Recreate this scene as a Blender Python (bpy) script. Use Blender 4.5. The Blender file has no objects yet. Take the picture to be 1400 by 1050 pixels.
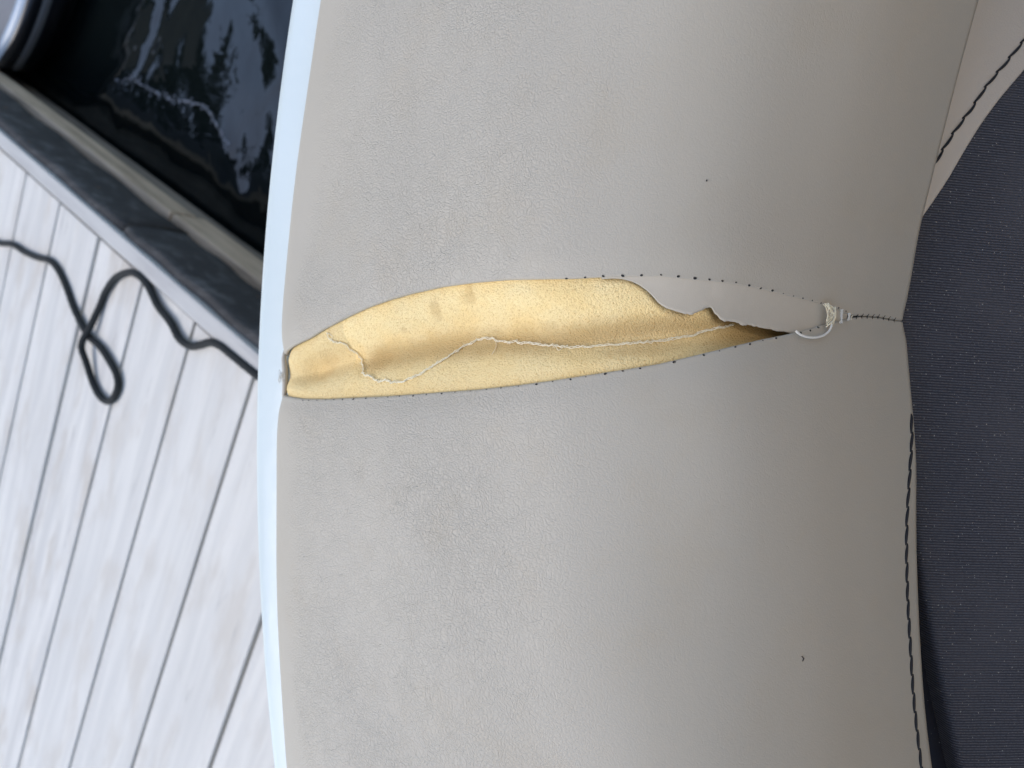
import bpy, math, random
import numpy as np
from mathutils import Vector, Matrix, Euler
random.seed(7); rng = np.random.default_rng(7)
scene = bpy.context.scene
COL = scene.collection

# ------------------------------------------------------------------ camera, sky, sun, exposure
CAM = np.array((0.0, 0.0, 0.80))
TILT = math.radians(38.0)                      # looking down, 38 degrees off vertical, outboard (-X)
FPX = 28.0 / 36.0 * 1400.0                     # focal length in photo pixels
cam = bpy.data.cameras.new('camera'); cam.sensor_width = 36; cam.lens = 28
cam.clip_start = 0.01; cam.clip_end = 400
cam.dof.use_dof = True; cam.dof.focus_distance = 0.365; cam.dof.aperture_fstop = 10.5
camo = bpy.data.objects.new('camera', cam); COL.objects.link(camo)
VD = np.array((-math.sin(TILT), 0, -math.cos(TILT)))      # view direction
VR = np.array((math.cos(TILT), 0, -math.sin(TILT)))       # image right
VU = np.array((0.0, 1.0, 0.0))                            # image up
camo.matrix_world = Matrix(((VR[0], VU[0], -VD[0], CAM[0]), (VR[1], VU[1], -VD[1], CAM[1]), (VR[2], VU[2], -VD[2], CAM[2]), (0, 0, 0, 1)))
scene.camera = camo

SUN_EL, SUN_AZ = math.radians(55), math.radians(205)      # azimuth from +X, counter-clockwise
world = bpy.data.worlds.new('World'); scene.world = world; world.use_nodes = True
wn = world.node_tree.nodes; wl = world.node_tree.links; wn.clear()
sky = wn.new('ShaderNodeTexSky'); sky.sky_type = 'NISHITA'; sky.sun_disc = False
sky.sun_elevation = SUN_EL; sky.sun_rotation = math.pi / 2 - SUN_AZ
sky.air_density = 1.0; sky.dust_density = 1.2; sky.ozone_density = 1.0
hs = wn.new('ShaderNodeHueSaturation'); hs.inputs['Saturation'].default_value = 1.0
bg = wn.new('ShaderNodeBackground'); bg.inputs['Strength'].default_value = 0.15
wo = wn.new('ShaderNodeOutputWorld')
wl.new(sky.outputs[0], hs.inputs['Color']); wl.new(hs.outputs[0], bg.inputs['Color']); wl.new(bg.outputs[0], wo.inputs['Surface'])
sun = bpy.data.lights.new('sun', 'SUN'); sun.energy = 0.75; sun.angle = math.radians(28); sun.color = (1.0, 0.97, 0.93)
suno = bpy.data.objects.new('sun', sun); COL.objects.link(suno)
sd = Vector((math.cos(SUN_EL) * math.cos(SUN_AZ), math.cos(SUN_EL) * math.sin(SUN_AZ), math.sin(SUN_EL)))
suno.rotation_euler = (-sd).to_track_quat('-Z', 'Y').to_euler(); suno.location = sd * 5
vs = scene.view_settings; vs.view_transform = 'Standard'; vs.look = 'None'; vs.gamma = 1; vs.exposure = 0.96; vs.use_curve_mapping = False
scene.render.engine = 'CYCLES'; scene.cycles.use_denoising = True
scene.cycles.max_bounces = 6; scene.cycles.diffuse_bounces = 3; scene.cycles.glossy_bounces = 3; scene.cycles.transmission_bounces = 2

# ------------------------------------------------------------------ helpers
def ray(px, py):
    """direction through a photo pixel (used to lay things out on their own planes)"""
    return VD * FPX + VR * (px - 700.0) + VU * (525.0 - py)
def on_plane(px, py, z):
    r = ray(px, py); k = (z - CAM[2]) / r[2]
    return CAM + r * k
def project(P):
    q = np.asarray(P) - CAM
    d = q @ VD
    return 700 + FPX * (q @ VR) / d, 525 - FPX * (q @ VU) / d

def link(o, parent=None):
    COL.objects.link(o)
    if parent: o.parent = parent
    return o
def tag(o, label=None, cat=None, group=None, kind=None):
    if label: o['label'] = label
    if cat: o['category'] = cat
    if group: o['group'] = group
    if kind: o['kind'] = kind
    return o
def empty(name, loc, label, cat, group=None):
    o = bpy.data.objects.new(name, None); o.location = loc; o.empty_display_size = .02
    link(o); tag(o, label, cat, group)
    bpy.context.view_layer.update()
    return o
def mesh(name, verts, faces, mat, parent=None, smooth=True, uv=None, mats=None, fmat=None):
    me = bpy.data.meshes.new(name)
    me.from_pydata([tuple(map(float, v)) for v in verts], [], [tuple(map(int, f)) for f in faces])
    if uv is not None:
        L = me.uv_layers.new(name='UVMap')
        idx = np.empty(len(me.loops), dtype=np.int32); me.loops.foreach_get('vertex_index', idx)
        L.data.foreach_set('uv', np.asarray(uv, dtype=np.float32)[idx].ravel())
    for m in (mats or [mat]): me.materials.append(m)
    if fmat is not None: me.polygons.foreach_set('material_index', np.asarray(fmat, dtype=np.int32))
    if smooth: me.polygons.foreach_set('use_smooth', [True] * len(me.polygons))
    me.update()
    o = bpy.data.objects.new(name, me); link(o)
    if parent:
        o.parent = parent; o.matrix_parent_inverse = Matrix.Translation(parent.matrix_world.translation).inverted()
    return o
def grid_faces(nr, nc, flip=False):
    f = []
    for r in range(nr - 1):
        for c in range(nc - 1):
            a = r * nc + c; q = (a, a + 1, a + nc + 1, a + nc)
            f.append(q[::-1] if flip else q)
    return f
def catmull(P, n=8, closed=False):
    P = np.asarray(P, float); out = []
    m = len(P)
    for i in range(m - 1):
        p0 = P[max(i - 1, 0)]; p1 = P[i]; p2 = P[i + 1]; p3 = P[min(i + 2, m - 1)]
        for k in range(n):
            t = k / n
            out.append(.5 * ((2 * p1) + (-p0 + p2) * t + (2 * p0 - 5 * p1 + 4 * p2 - p3) * t * t + (-p0 + 3 * p1 - 3 * p2 + p3) * t ** 3))
    out.append(P[-1]); return np.array(out)
def tube(P, R, sides=6):
    P = np.asarray(P, float); n = len(P)
    R = np.full(n, R) if np.isscalar(R) else np.asarray(R)
    V, F = [], []
    T = np.gradient(P, axis=0); T /= np.linalg.norm(T, axis=1)[:, None] + 1e-12
    up = np.array((.13, .2, .97)); N = up - T[0] * (T[0] @ up); N /= np.linalg.norm(N)
    for i in range(n):
        N = N - T[i] * (T[i] @ N); N /= np.linalg.norm(N) + 1e-12; B = np.cross(T[i], N)
        for k in range(sides):
            a = 2 * math.pi * k / sides
            V.append(P[i] + R[i] * (math.cos(a) * N + math.sin(a) * B))
    for i in range(n - 1):
        for k in range(sides):
            F.append((i * sides + k, i * sides + (k + 1) % sides, (i + 1) * sides + (k + 1) % sides, (i + 1) * sides + k))
    F.append(tuple(range(sides))[::-1]); F.append(tuple((n - 1) * sides + k for k in range(sides)))
    return V, F
def tubes(list_):
    V, F = [], []
    for P, R, s in list_:
        v, f = tube(P, R, s); o = len(V); V += v; F += [tuple(i + o for i in q) for q in f]
    return V, F
def box(c, ax, ay, az, hx, hy, hz, bev=0.0):
    """bevelled box as vertices and faces, axes ax ay az, half sizes"""
    import bmesh
    bm = bmesh.new(); bmesh.ops.create_cube(bm, size=2)
    for v in bm.verts: v.co = Vector((v.co.x * hx, v.co.y * hy, v.co.z * hz))
    if bev: bmesh.ops.bevel(bm, geom=list(bm.edges), offset=bev, segments=2, affect='EDGES', profile=.6)
    bm.verts.index_update()
    V = [np.asarray(c) + v.co.x * np.asarray(ax) + v.co.y * np.asarray(ay) + v.co.z * np.asarray(az) for v in bm.verts]
    F = [tuple(v.index for v in f.verts) for f in bm.faces]; bm.free()
    return V, F

# ------------------------------------------------------------------ materials
class NT:
    dim = '3D'
    def __init__(s, name):
        s.m = bpy.data.materials.new(name); s.m.use_nodes = True
        s.n = s.m.node_tree.nodes; s.l = s.m.node_tree.links
        s.b = s.n['Principled BSDF']
    def node(s, t, **kw):
        o = s.n.new(t)
        for k, v in kw.items(): setattr(o, k, v)
        return o
    def put(s, sock, v):
        if isinstance(v, bpy.types.NodeSocket): s.l.new(v, sock)
        elif v is not None: sock.default_value = v
    def math(s, op, a, b=None, c=None, clamp=False):
        o = s.node('ShaderNodeMath', operation=op, use_clamp=clamp)
        for i, v in enumerate((a, b, c)): s.put(o.inputs[i], v)
        return o.outputs[0]
    def noise(s, vec, scale, detail=4, rough=.55, dist=0, col=False):
        o = s.node('ShaderNodeTexNoise', noise_dimensions=s.dim); s.put(o.inputs['Vector'], vec)
        o.inputs['Scale'].default_value = scale; o.inputs['Detail'].default_value = detail
        o.inputs['Roughness'].default_value = rough; o.inputs['Distortion'].default_value = dist
        return o.outputs['Color' if col else 'Fac']
    def voro(s, vec, scale, feature='DISTANCE_TO_EDGE', rnd=1.0):
        o = s.node('ShaderNodeTexVoronoi', feature=feature, voronoi_dimensions=s.dim); s.put(o.inputs['Vector'], vec)
        o.inputs['Scale'].default_value = scale; o.inputs['Randomness'].default_value = rnd
        return o.outputs['Distance']
    def ramp(s, f, *stops):
        o = s.node('ShaderNodeValToRGB'); s.put(o.inputs[0], f)
        e = o.color_ramp.elements
        while len(e) < len(stops): e.new(.5)
        for i, (p, c) in enumerate(stops):
            e[i].position = p; e[i].color = (c, c, c, 1) if np.isscalar(c) else (*c, 1)
        return o.outputs[0]
    def mr(s, f, a, b, c=0.0, d=1.0, smooth=True):
        o = s.node('ShaderNodeMapRange', interpolation_type='SMOOTHSTEP' if smooth else 'LINEAR'); s.put(o.inputs[0], f)
        for i, v in enumerate((a, b, c, d)): o.inputs[i + 1].default_value = v
        return o.outputs[0]
    def mix(s, f, a, b, mode='MIX'):
        o = s.node('ShaderNodeMix', data_type='RGBA', blend_type=mode); s.put(o.inputs['Factor'], f)
        for k, v in (('A', a), ('B', b)):
            sock = [i for i in o.inputs if i.name == k and i.type == 'RGBA'][0]
            s.put(sock, (*v, 1) if isinstance(v, tuple) and len(v) == 3 else v)
        return [i for i in o.outputs if i.type == 'RGBA'][0]
    def vmath(s, op, a, b=None, scale=None):
        o = s.node('ShaderNodeVectorMath', operation=op); s.put(o.inputs[0], a)
        if b is not None: s.put(o.inputs[1], b)
        if scale is not None: o.inputs['Scale'].default_value = scale
        return o.outputs[0]
    def coord(s, which='UV'): return s.node('ShaderNodeTexCoord').outputs[which]
    def mapping(s, vec, scale=(1, 1, 1), loc=(0, 0, 0), rot=(0, 0, 0)):
        o = s.node('ShaderNodeMapping'); s.put(o.inputs[0], vec)
        o.inputs['Scale'].default_value = scale; o.inputs['Location'].default_value = loc; o.inputs['Rotation'].default_value = rot
        return o.outputs[0]
    def sep(s, vec):
        o = s.node('ShaderNodeSeparateXYZ'); s.put(o.inputs[0], vec); return o.outputs
    def bump(s, h, dist, strength=1.0, normal=None):
        o = s.node('ShaderNodeBump'); s.put(o.inputs['Height'], h)
        o.inputs['Distance'].default_value = dist; s.put(o.inputs['Strength'], strength)
        if normal is not None: s.put(o.inputs['Normal'], normal)
        return o.outputs[0]
    def set(s, color=None, rough=None, normal=None, spec=None, **kw):
        if color is not None: s.put(s.b.inputs['Base Color'], (*color, 1) if isinstance(color, tuple) and len(color) == 3 else color)
        if rough is not None: s.put(s.b.inputs['Roughness'], rough)
        if normal is not None: s.put(s.b.inputs['Normal'], normal)
        if spec is not None: s.put(s.b.inputs['Specular IOR Level'], spec)
        for k, v in kw.items(): s.put(s.b.inputs[k.replace('_', ' ')], v)
        return s.m

def vinyl_mat(name, base, grain=1.0):
    t = NT(name); t.dim = '2D'; uv = t.coord('UV')
    big = t.noise(uv, 17, 3, .6)
    x = t.sep(uv)[0]
    # embossed grain built to follow the grazing light: strong over the top of the pad, faint at the inboard side
    side = t.mr(x, .14, .265, 1.0, .14)
    edge = t.mr(t.math('ADD', x, t.math('MULTIPLY', big, .03)), .038, .060, .08, 1.0)
    mask = t.math('MULTIPLY', t.math('MULTIPLY', side, edge), t.mr(big, .34, .62, .75, 1.0))
    nz = t.noise(t.mapping(uv, rot=(0, 0, 1.0)), 75, 3, .6, col=True)
    p = t.vmath('ADD', uv, t.vmath('SCALE', t.vmath('SUBTRACT', nz, (.5, .5, .5)), scale=.006))
    cells = t.mr(t.voro(t.mapping(p, rot=(0, 0, .45)), 930, 'F1'), .15, .75, 1.0, 0.0)
    crease = t.mr(t.voro(t.mapping(p, rot=(0, 0, .7), scale=(1, .7, 1)), 430), 0, .08)
    p2 = t.vmath('ADD', uv, t.vmath('SCALE', t.vmath('SUBTRACT', nz, (.5, .5, .5)), scale=.022))
    fold = t.mr(t.voro(t.mapping(p2, rot=(0, 0, -.5), scale=(.6, 1, 1)), 48), 0, .018)
    foldm = t.math('MULTIPLY', t.math('SUBTRACT', 1.0, fold), t.mr(t.sep(nz)[1], .50, .62))
    h = t.math('ADD', t.math('MULTIPLY', cells, 1.1), t.math('MULTIPLY', crease, .7))
    h = t.math('MULTIPLY', t.math('SUBTRACT', h, t.math('MULTIPLY', foldm, 1.0)), mask)
    fine = t.noise(t.mapping(uv, rot=(0, 0, .6)), 1900, 1, .5)
    h = t.math('ADD', h, t.math('MULTIPLY', fine, .25))
    nrm = t.bump(h, .00014 * grain, 1.0)
    c = t.mix(t.mr(t.noise(uv, 22, 4, .65), .48, .78, 0, .40), base, tuple(v * k for v, k in zip(base, (.98, .94, .88))))
    crease_shade = t.math('MULTIPLY', t.math('MAXIMUM', t.math('MULTIPLY', t.math('SUBTRACT', 1.0, t.math('MULTIPLY', crease, t.mr(cells, 0, .5))), .8), foldm), t.math('MULTIPLY', mask, .085 * grain))  # crease lines darkened in colour to strengthen the grain's relief shading
    c = t.mix(crease_shade, c, tuple(v * .52 for v in base))
    return t.set(c, .5, nrm, .35)
VINYL = (.432, .389, .314)
M_vinyl = vinyl_mat('grey_vinyl', VINYL)
M_vinyl2 = vinyl_mat('grey_vinyl_seat', (.56, .475, .375), .35)
t = NT('vinyl_backing'); M_flap = t.set(t.mix(t.noise(t.coord('UV'), 300, 4), (.475, .418, .33), (.51, .455, .365)), .6, t.bump(t.noise(t.coord('UV'), 1500, 2), .00006), .3)
t = NT('dark_hole'); M_hole = t.set((.012, .012, .013), .9)
t = NT('black_thread'); M_black = t.set((.012, .012, .014), .55, t.bump(t.noise(t.coord('Object'), 1800, 2), .0001), .4)
t = NT('cream_thread'); M_cream = t.set(t.mix(t.noise(t.coord('Object'), 200, 2), (.95, .88, .68), (.84, .75, .52)), .7)
t = NT('white_thread'); M_white_thr = t.set((.74, .71, .63), .45)
t = NT('navy_fabric'); t.dim = '2D'; ob = t.coord('UV'); sx = t.sep(ob)
yy = t.math('ADD', sx[1], t.math('MULTIPLY', sx[0], .05))
yy = t.math('ADD', yy, t.math('MULTIPLY', t.noise(ob, 30, 2), .0005))
rib = t.math('ADD', t.math('MULTIPLY', t.math('SINE', t.math('MULTIPLY', yy, 2 * math.pi / .00135)), .5), .5)
brk = t.noise(t.mapping(ob, (900, 1500, 1)), 1, 2)
ribc = t.math('MULTIPLY', t.mr(rib, .25, .9), t.mr(brk, .3, .6, .35, 1))
c = t.mix(ribc, (.032, .031, .037), (.108, .104, .114))
c = t.mix(t.mr(t.noise(ob, 20, 4), .4, .7, 0, .35), c, (.085, .080, .085))
lint = t.math('GREATER_THAN', t.noise(ob, 900, 0), .868)
c = t.mix(t.math('MULTIPLY', lint, .7), c, (.45, .42, .36))
M_navy = t.set(c, .85, t.bump(rib, .0003), .25, Sheen_Weight=.15)
t = NT('navy_plain'); ob = t.coord('Object')
M_navy2 = t.set(t.mix(t.math('GREATER_THAN', t.noise(ob, 700, 0), .83), (.024, .025, .033), (.2, .2, .2)), .8, t.bump(t.noise(ob, 1500, 2), .0002), .2)
t = NT('white_gelcoat'); ob = t.coord('Object')
M_gel = t.set(t.mix(t.mr(t.noise(ob, 12, 5), .4, .75, 0, .5), (.605, .66, .635), (.575, .63, .605)), .28, t.bump(t.noise(ob, 60, 2), .0004), .5)

# ------------------------------------------------------------------ water, bank, trees on the bank (they show as the dark reflection)
t = NT('water'); ob = t.coord('Object')
h1 = t.noise(t.mapping(ob, (1, 1.4, 1), rot=(0, 0, .4)), 3.2, 2, .5, .4); h2 = t.noise(ob, 13, 3, .5, .6)
M_water = t.set((.004, .006, .006), .03, t.bump(t.math('ADD', h1, t.math('MULTIPLY', h2, .06)), .020), .5, IOR=1.39)
water = mesh('water', [(-60, -60, 0), (60, -60, 0), (60, 60, 0), (-60, 60, 0)], [(0, 1, 2, 3)], M_water); tag(water, kind='structure')

# ------------------------------------------------------------------ the dock (a finger dock of pale composite planks)
Z_DOCK = 0.25
DP = np.array((-.4705, -.8824, 0)); DP /= np.linalg.norm(DP)        # along the planks, away from the water
DE = np.array((-DP[1], DP[0], 0))                                  # along the dock edge, towards the boat
UP = np.array((0, 0, 1.0))
EDGE = .345; PITCH = .1465; GAP = .0072; NEAR = -.4295
def dk(e, p, z): return DE * e + DP * p + np.array((0, 0, z))
t = NT('weathered_plank'); ob = t.coord('Object'); oi = t.node('ShaderNodeObjectInfo')
off = t.vmath('ADD', ob, t.vmath('SCALE', (1, 1, 1), scale=1.0))
rv = t.node('ShaderNodeCombineXYZ'); t.put(rv.inputs[0], t.math('MULTIPLY', oi.outputs['Random'], 37.0)); t.put(rv.inputs[1], t.math('MULTIPLY', oi.outputs['Random'], 91.0))
q = t.vmath('ADD', ob, rv.outputs[0])
streak = t.noise(t.mapping(q, (1.6, 22, 1)), 1.6, 6, .6, .3)
blot = t.noise(t.mapping(q, (3, 8, 1)), 2.2, 4, .6)
fine = t.noise(t.mapping(q, (20, 420, 40)), 1, 4, .6)
c = t.mix(t.mr(streak, .30, .68), (.70, .66, .585), (.55, .52, .465))
c = t.mix(t.mr(blot, .48, .70, 0, .75), c, (.50, .44, .36))
c = t.mix(t.mr(t.noise(t.mapping(q, (6, 30, 1)), 1.3, 5, .65), .60, .74, 0, .7), c, (.36, .33, .29))
c = t.mix(t.mr(fine, .45, .7, 0, .14), c, (.50, .49, .48))
c = t.mix(t.math('MULTIPLY', oi.outputs['Random'], .45), c, (.63, .60, .535))
M_plank = t.set(c, .7, t.bump(t.math('ADD', fine, streak), .0006), .3)
t = NT('dock_trim'); ob = t.coord('Object')
M_trim = t.set(t.mix(t.mr(t.noise(t.mapping(ob, (6, 60, 30)), 1, 5), .4, .7), (.50, .48, .44), (.42, .40, .37)), .6, t.bump(t.noise(ob, 120, 3), .0006), .3)
t = NT('dock_rubber'); ob = t.coord('Object')
scuff = t.mr(t.noise(t.mapping(ob, (9, 40, 40)), 1, 6, .65), .48, .70)
rust = t.mr(t.noise(t.mapping(ob, (14, 60, 30), loc=(3, 1, 0)), 1, 5, .7), .66, .72)
c = t.mix(scuff, (.060, .056, .052), (.13, .124, .116)); c = t.mix(rust, c, (.22, .11, .045))
M_rub = t.set(c, t.mr(scuff, 0, 1, .68, .8), t.bump(t.noise(ob, 60, 4), .0015), .2)
t = NT('dock_timber'); ob = t.coord('Object')
M_timber = t.set(t.mix(t.mr(t.noise(t.mapping(ob, (5, 60, 60)), 1, 6, .6), .35, .7), (.27, .22, .165), (.13, .105, .08)), .8, t.bump(t.noise(t.mapping(ob, (5, 90, 90)), 1, 4), .004), .2)
dock = empty('dock', (dk(-1.6, 1.3, Z_DOCK)), 'pale grey weathered plank dock with dark rubber bumper at the water', 'dock')
PL = 2.3
Vp, Fp = box((0, 0, 0), (1, 0, 0), (0, 1, 0), (0, 0, 1), PL / 2, (PITCH - GAP) / 2, .0125, .0025)
pm = None
for i in range(22):
    e = NEAR - GAP / 2 - (PITCH - GAP) / 2 - i * PITCH
    if pm is None:
        o = mesh('plank', Vp, Fp, M_plank, None, smooth=False); pm = o.data
    else:
        o = bpy.data.objects.new('plank', pm); link(o)
    M = Matrix(((DP[0], DE[0], 0, 0), (DP[1], DE[1], 0, 0), (0, 0, -1, 0), (0, 0, 0, 1)))
    # (DP, DE, down) is right-handed
    c = dk(e + random.uniform(-.0012, .0012), EDGE + .030 + PL / 2 + random.uniform(-.0015, .0015), Z_DOCK - .0125 + random.uniform(-.001, .001))
    M.translation = Vector(c)
    o.matrix_world = M; mw = o.matrix_world.copy()
    o.parent = dock; o.matrix_parent_inverse = dock.matrix_world.inverted(); o.matrix_world = mw
LEN = 22 * PITCH
def dock_bar(name, e0, e1, p0, p1, z0, z1, mat, bev=.003):
    V, F = box((0, 0, 0), (1, 0, 0), (0, 1, 0), (0, 0, 1), abs(e1 - e0) / 2, abs(p1 - p0) / 2, abs(z1 - z0) / 2, bev)
    o = mesh(name, V, F, mat, None, smooth=False)
    M = Matrix(((DE[0], DP[0], 0, 0), (DE[1], DP[1], 0, 0), (0, 0, 1, 0), (0, 0, 0, 1))); M.translation = Vector(dk((e0 + e1) / 2, (p0 + p1) / 2, (z0 + z1) / 2))
    o.parent = dock; o.matrix_parent_inverse = dock.matrix_world.inverted(); o.matrix_world = M
    return o
dock_bar('edge_trim', NEAR, NEAR - LEN, EDGE + .001, EDGE + .026, Z_DOCK - .06, Z_DOCK + .004, M_trim)
dock_bar('timber_beam', NEAR, NEAR - LEN, EDGE + .002, EDGE + .05, Z_DOCK - .235, Z_DOCK - .062, M_timber)
dock_bar('end_board', NEAR + .003, NEAR + .030, EDGE + .03, EDGE + .03 + PL, Z_DOCK - .14, Z_DOCK - .004, M_timber)
for k in range(3):
    dock_bar('joist', NEAR - .003, NEAR - LEN, EDGE + .5 + k * .75, EDGE + .54 + k * .75, Z_DOCK - .17, Z_DOCK - .030, M_timber)
dock_bar('float', NEAR - .06, NEAR - LEN, EDGE + .10, EDGE + PL, -.15, Z_DOCK - .172, M_rub, .02)
# rubber bumper in lengths, D-shaped section, nailed to the beam with a timber batten below
def bumper(e0, e1):
    prof = [(0.0, -.004), (-.009, -.0045), (-.0125, -.0085), (-.0135, -.02), (-.0150, -.045), (-.0150, -.07), (-.0140, -.094), (-.011, -.102), (0.0, -.104)]
    n = 24; V = []; m = len(prof)
    for i in range(n + 1):
        e = e0 + (e1 - e0) * i / n; w = .0016 * math.sin(i * 1.3 + e0 * 7)
        for (p, z) in prof: V.append(dk(e, EDGE + p + (w if p < -.005 else 0), Z_DOCK + z + w * .7))
    F = grid_faces(n + 1, m) + [tuple(range(m))[::-1], tuple(n * m + k for k in range(m))]
    return mesh('rubber_bumper', V, F, M_rub, dock)
pj = on_plane(207, 299, Z_DOCK - .04); ej = float(pj @ DE)
bumper(NEAR, ej + .005); bumper(ej - .005, ej - 1.25); bumper(ej - 1.26, NEAR - LEN)
t = NT('batten_timber'); ob = t.coord('Object')
M_batten = t.set(t.mix(t.mr(t.noise(t.mapping(ob, (5, 60, 60)), 1, 6, .6), .35, .7), (.62, .46, .31), (.38, .28, .185)), .8, t.bump(t.noise(t.mapping(ob, (9, 90, 90)), 1, 4), .003), .2)
for (a, b, dz) in ((NEAR, ej - .07, -.008), (ej - .075, ej - 1.0, .004), (ej - 1.004, NEAR - LEN, 0)):
    dock_bar('batten', a, b, EDGE - .022, EDGE - .0005, Z_DOCK - .156 + dz, Z_DOCK - .107, M_batten, .004)

# ------------------------------------------------------------------ black rope on the dock
rp = [(-160, 40), (-60, 78), (0, 95), (50, 100), (100, 130), (150, 152), (200, 165), (235, 205), (265, 270), (300, 365), (350, 460), (400, 510), (440, 570), (465, 620), (470, 670), (450, 715), (425, 725), (395, 700), (370, 650), (355, 570), (350, 500), (375, 420), (400, 340), (420, 290), (460, 235), (510, 212), (550, 222), (590, 265), (630, 345), (680, 410), (715, 475), (760, 505), (800, 500), (840, 490), (880, 505), (930, 545), (1010, 610), (1060, 645)]
RR = .0050
pts = [on_plane(x / 2.917, 300 + y / 2.917, Z_DOCK + RR) for x, y in rp]
lift = [0] * len(pts); lift[19] = .004; lift[20] = .009; lift[21] = .004
pts = [p + np.array((0, 0, l)) for p, l in zip(pts, lift)]
# the standing end rises off the dock to the boat's cleat
pts += [pts[-1] + np.array((.05, -.012, .02)), np.array((-.40, -.115, .36)), np.array((-.385, -.118, .43))]
C = catmull(pts, 10)
# laid rope: lobed section that twists along its length
SD = 9; V = []; T = np.gradient(C, axis=0); T /= np.linalg.norm(T, axis=1)[:, None]
al = np.concatenate([[0], np.cumsum(np.linalg.norm(np.diff(C, axis=0), axis=1))])
for i in range(len(C)):
    N = np.cross(UP, T[i]); N /= np.linalg.norm(N) + 1e-9; B = np.cross(T[i], N)
    for k in range(SD):
        a = 2 * math.pi * k / SD; r = RR * (1 + .07 * math.cos(3 * (a - al[i] * 260)))
        V.append(C[i] + r * (math.cos(a) * N + math.sin(a) * B))
F = [(i * SD + k, i * SD + (k + 1) % SD, (i + 1) * SD + (k + 1) % SD, (i + 1) * SD + k) for i in range(len(C) - 1) for k in range(SD)]
t = NT('black_rope'); ob = t.coord('Object')
M_rope = t.set(t.mix(t.noise(ob, 300, 3), (.010, .011, .011), (.030, .032, .030)), .75, t.bump(t.noise(ob, 700, 2), .001), .3)
rope = mesh('rope', V, F, M_rope); tag(rope, 'black mooring rope looping across the pale dock planks', 'rope')

# ------------------------------------------------------------------ the boat: gunwale, hull side, liner
def path(y): return -.4185 + .0421 * y + .51 * y * y
boat = empty('boat', (path(0), 0, .4), 'white boat hull edge running beside the grey bolster', 'boat')
def sweep(name, prof, y0, y1, n, mat, parent, sfun=None, cap=True, flip=False):
    V = []; m = len(prof)
    for i in range(n + 1):
        y = y0 + (y1 - y0) * i / n
        for (s, z) in prof: V.append((path(y) + s + (sfun(y) if sfun else 0), y, CAM[2] + z))
    F = grid_faces(n + 1, m, flip)
    if cap: F += [tuple(range(m)), tuple(n * m + k for k in range(m))[::-1]]
    return mesh(name, V, F, mat, parent)
gp = catmull([(.012, -.325), (.003, -.322), (-.003, -.314), (-.0055, -.304), (-.0055, -.295), (-.004, -.2885), (.001, -.2858), (.010, -.2852), (.028, -.2862), (.034, -.290), (.038, -.302), (.075, -.310), (.09, -.318), (.095, -.33)], 5)
sweep('gunwale', gp, -.95, .95, 90, M_gel, boat, cap=False)
sweep('hull_side', catmull([(.014, -.323), (.026, -.40), (.055, -.55), (.09, -.72), (.13, -.86)], 6), -.95, .95, 60, M_gel, boat, cap=False)
sweep('liner', [(.092, -.315), (.20, -.40), (.26, -.60), (.30, -.70), (.75, -.715), (1.1, -.715)], -.95, .95, 40, M_gel, boat, cap=False)

t = NT('bounce_vinyl'); ob = t.coord('Object')
M_cock = t.set(t.mix(t.noise(ob, 3, 4), (.66, .45, .24), (.72, .51, .28)), .7)
# unseen cockpit floor and bench, added to block low sky and bounce warm light
sweep('bounce_floor', [(.55, -.712), (.9, -.711), (1.55, -.711)], -.95, .95, 20, M_cock, boat, cap=False)
sweep('bounce_bench', catmull([(1.06, -.711), (1.05, -.50), (1.07, -.36), (1.40, -.34), (1.46, -.22), (1.50, .12), (1.58, .16), (1.66, .10), (1.68, -.3), (1.62, -.86)], 5), -.95, .95, 20, M_cock, boat, cap=False)

# unseen cover added over the cockpit to shade and warm the bolster's inboard side
t = NT('blocker_canvas'); tl = t.node('ShaderNodeBsdfTranslucent'); tl.inputs[0].default_value = (.94, .70, .40, 1); mx = t.node('ShaderNodeMixShader'); mx.inputs[0].default_value = .6
t.set((.55, .46, .34), .9); t.l.new(t.b.outputs[0], mx.inputs[1]); t.l.new(tl.outputs[0], mx.inputs[2]); t.l.new(mx.outputs[0], t.n['Material Output'].inputs[0]); M_canvas = t.m
V = []
for i in range(13):
    y = -1.3 + 2.6 * i / 12
    for j in range(9):
        f = j / 8; V.append((.36 + 1.5 * f, y, 1.75 + .16 * math.sin(math.pi * f) - .03 * math.cos(y * 7)))
light_blocker = mesh('light_blocker', V, grid_faces(13, 9), M_canvas, boat)
for y in (-1.3, 1.3):
    P = [(.44, y, 1.74), (.55, y * .8, 1.0), (.70, y * .7, .12)]; v, f = tube(catmull(P, 6), .012, 8); mesh('blocker_pole', v, f, M_gel, light_blocker)

# ------------------------------------------------------------------ the bolster: a surface P(t, y), t = arc length across the pad
PR = [(0.0, -.2905), (.002, -.2850), (.007, -.2800), (.020, -.2755), (.050, -.2715), (.090, -.2710), (.135, -.2738), (.174, -.2785), (.206, -.2850), (.235, -.2970), (.260, -.3170), (.2815, -.3480), (.2965, -.3830), (.3085, -.4200)]
pc = catmull(PR, 24); pal = np.concatenate([[0], np.cumsum(np.linalg.norm(np.diff(pc, axis=0), axis=1))])
TMAX = float(pal[-1]); SW = .3085
E_PX = [(1360, -90), (1335, 0), (1313, 80), (1290, 170), (1270, 250), (1256, 305), (1243, 375), (1233, 420), (1230.5, 438), (1234.5, 462), (1241, 520), (1247, 580), (1250.5, 640), (1250, 724), (1252, 806), (1255.5, 883), (1261, 964), (1271, 1050), (1284, 1130)]
_e = np.array([on_plane(x, y, CAM[2] - .42)[:2] for x, y in E_PX])[::-1]
def s0(y): return .0213 + .0334 * np.clip(y, -.3, .3)
def s1(y):
    return np.interp(y, _e[:, 1], _e[:, 0] - path(_e[:, 1]))
_sy = np.linspace(-.8, .8, 1601); _sv = s1(_sy)
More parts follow.
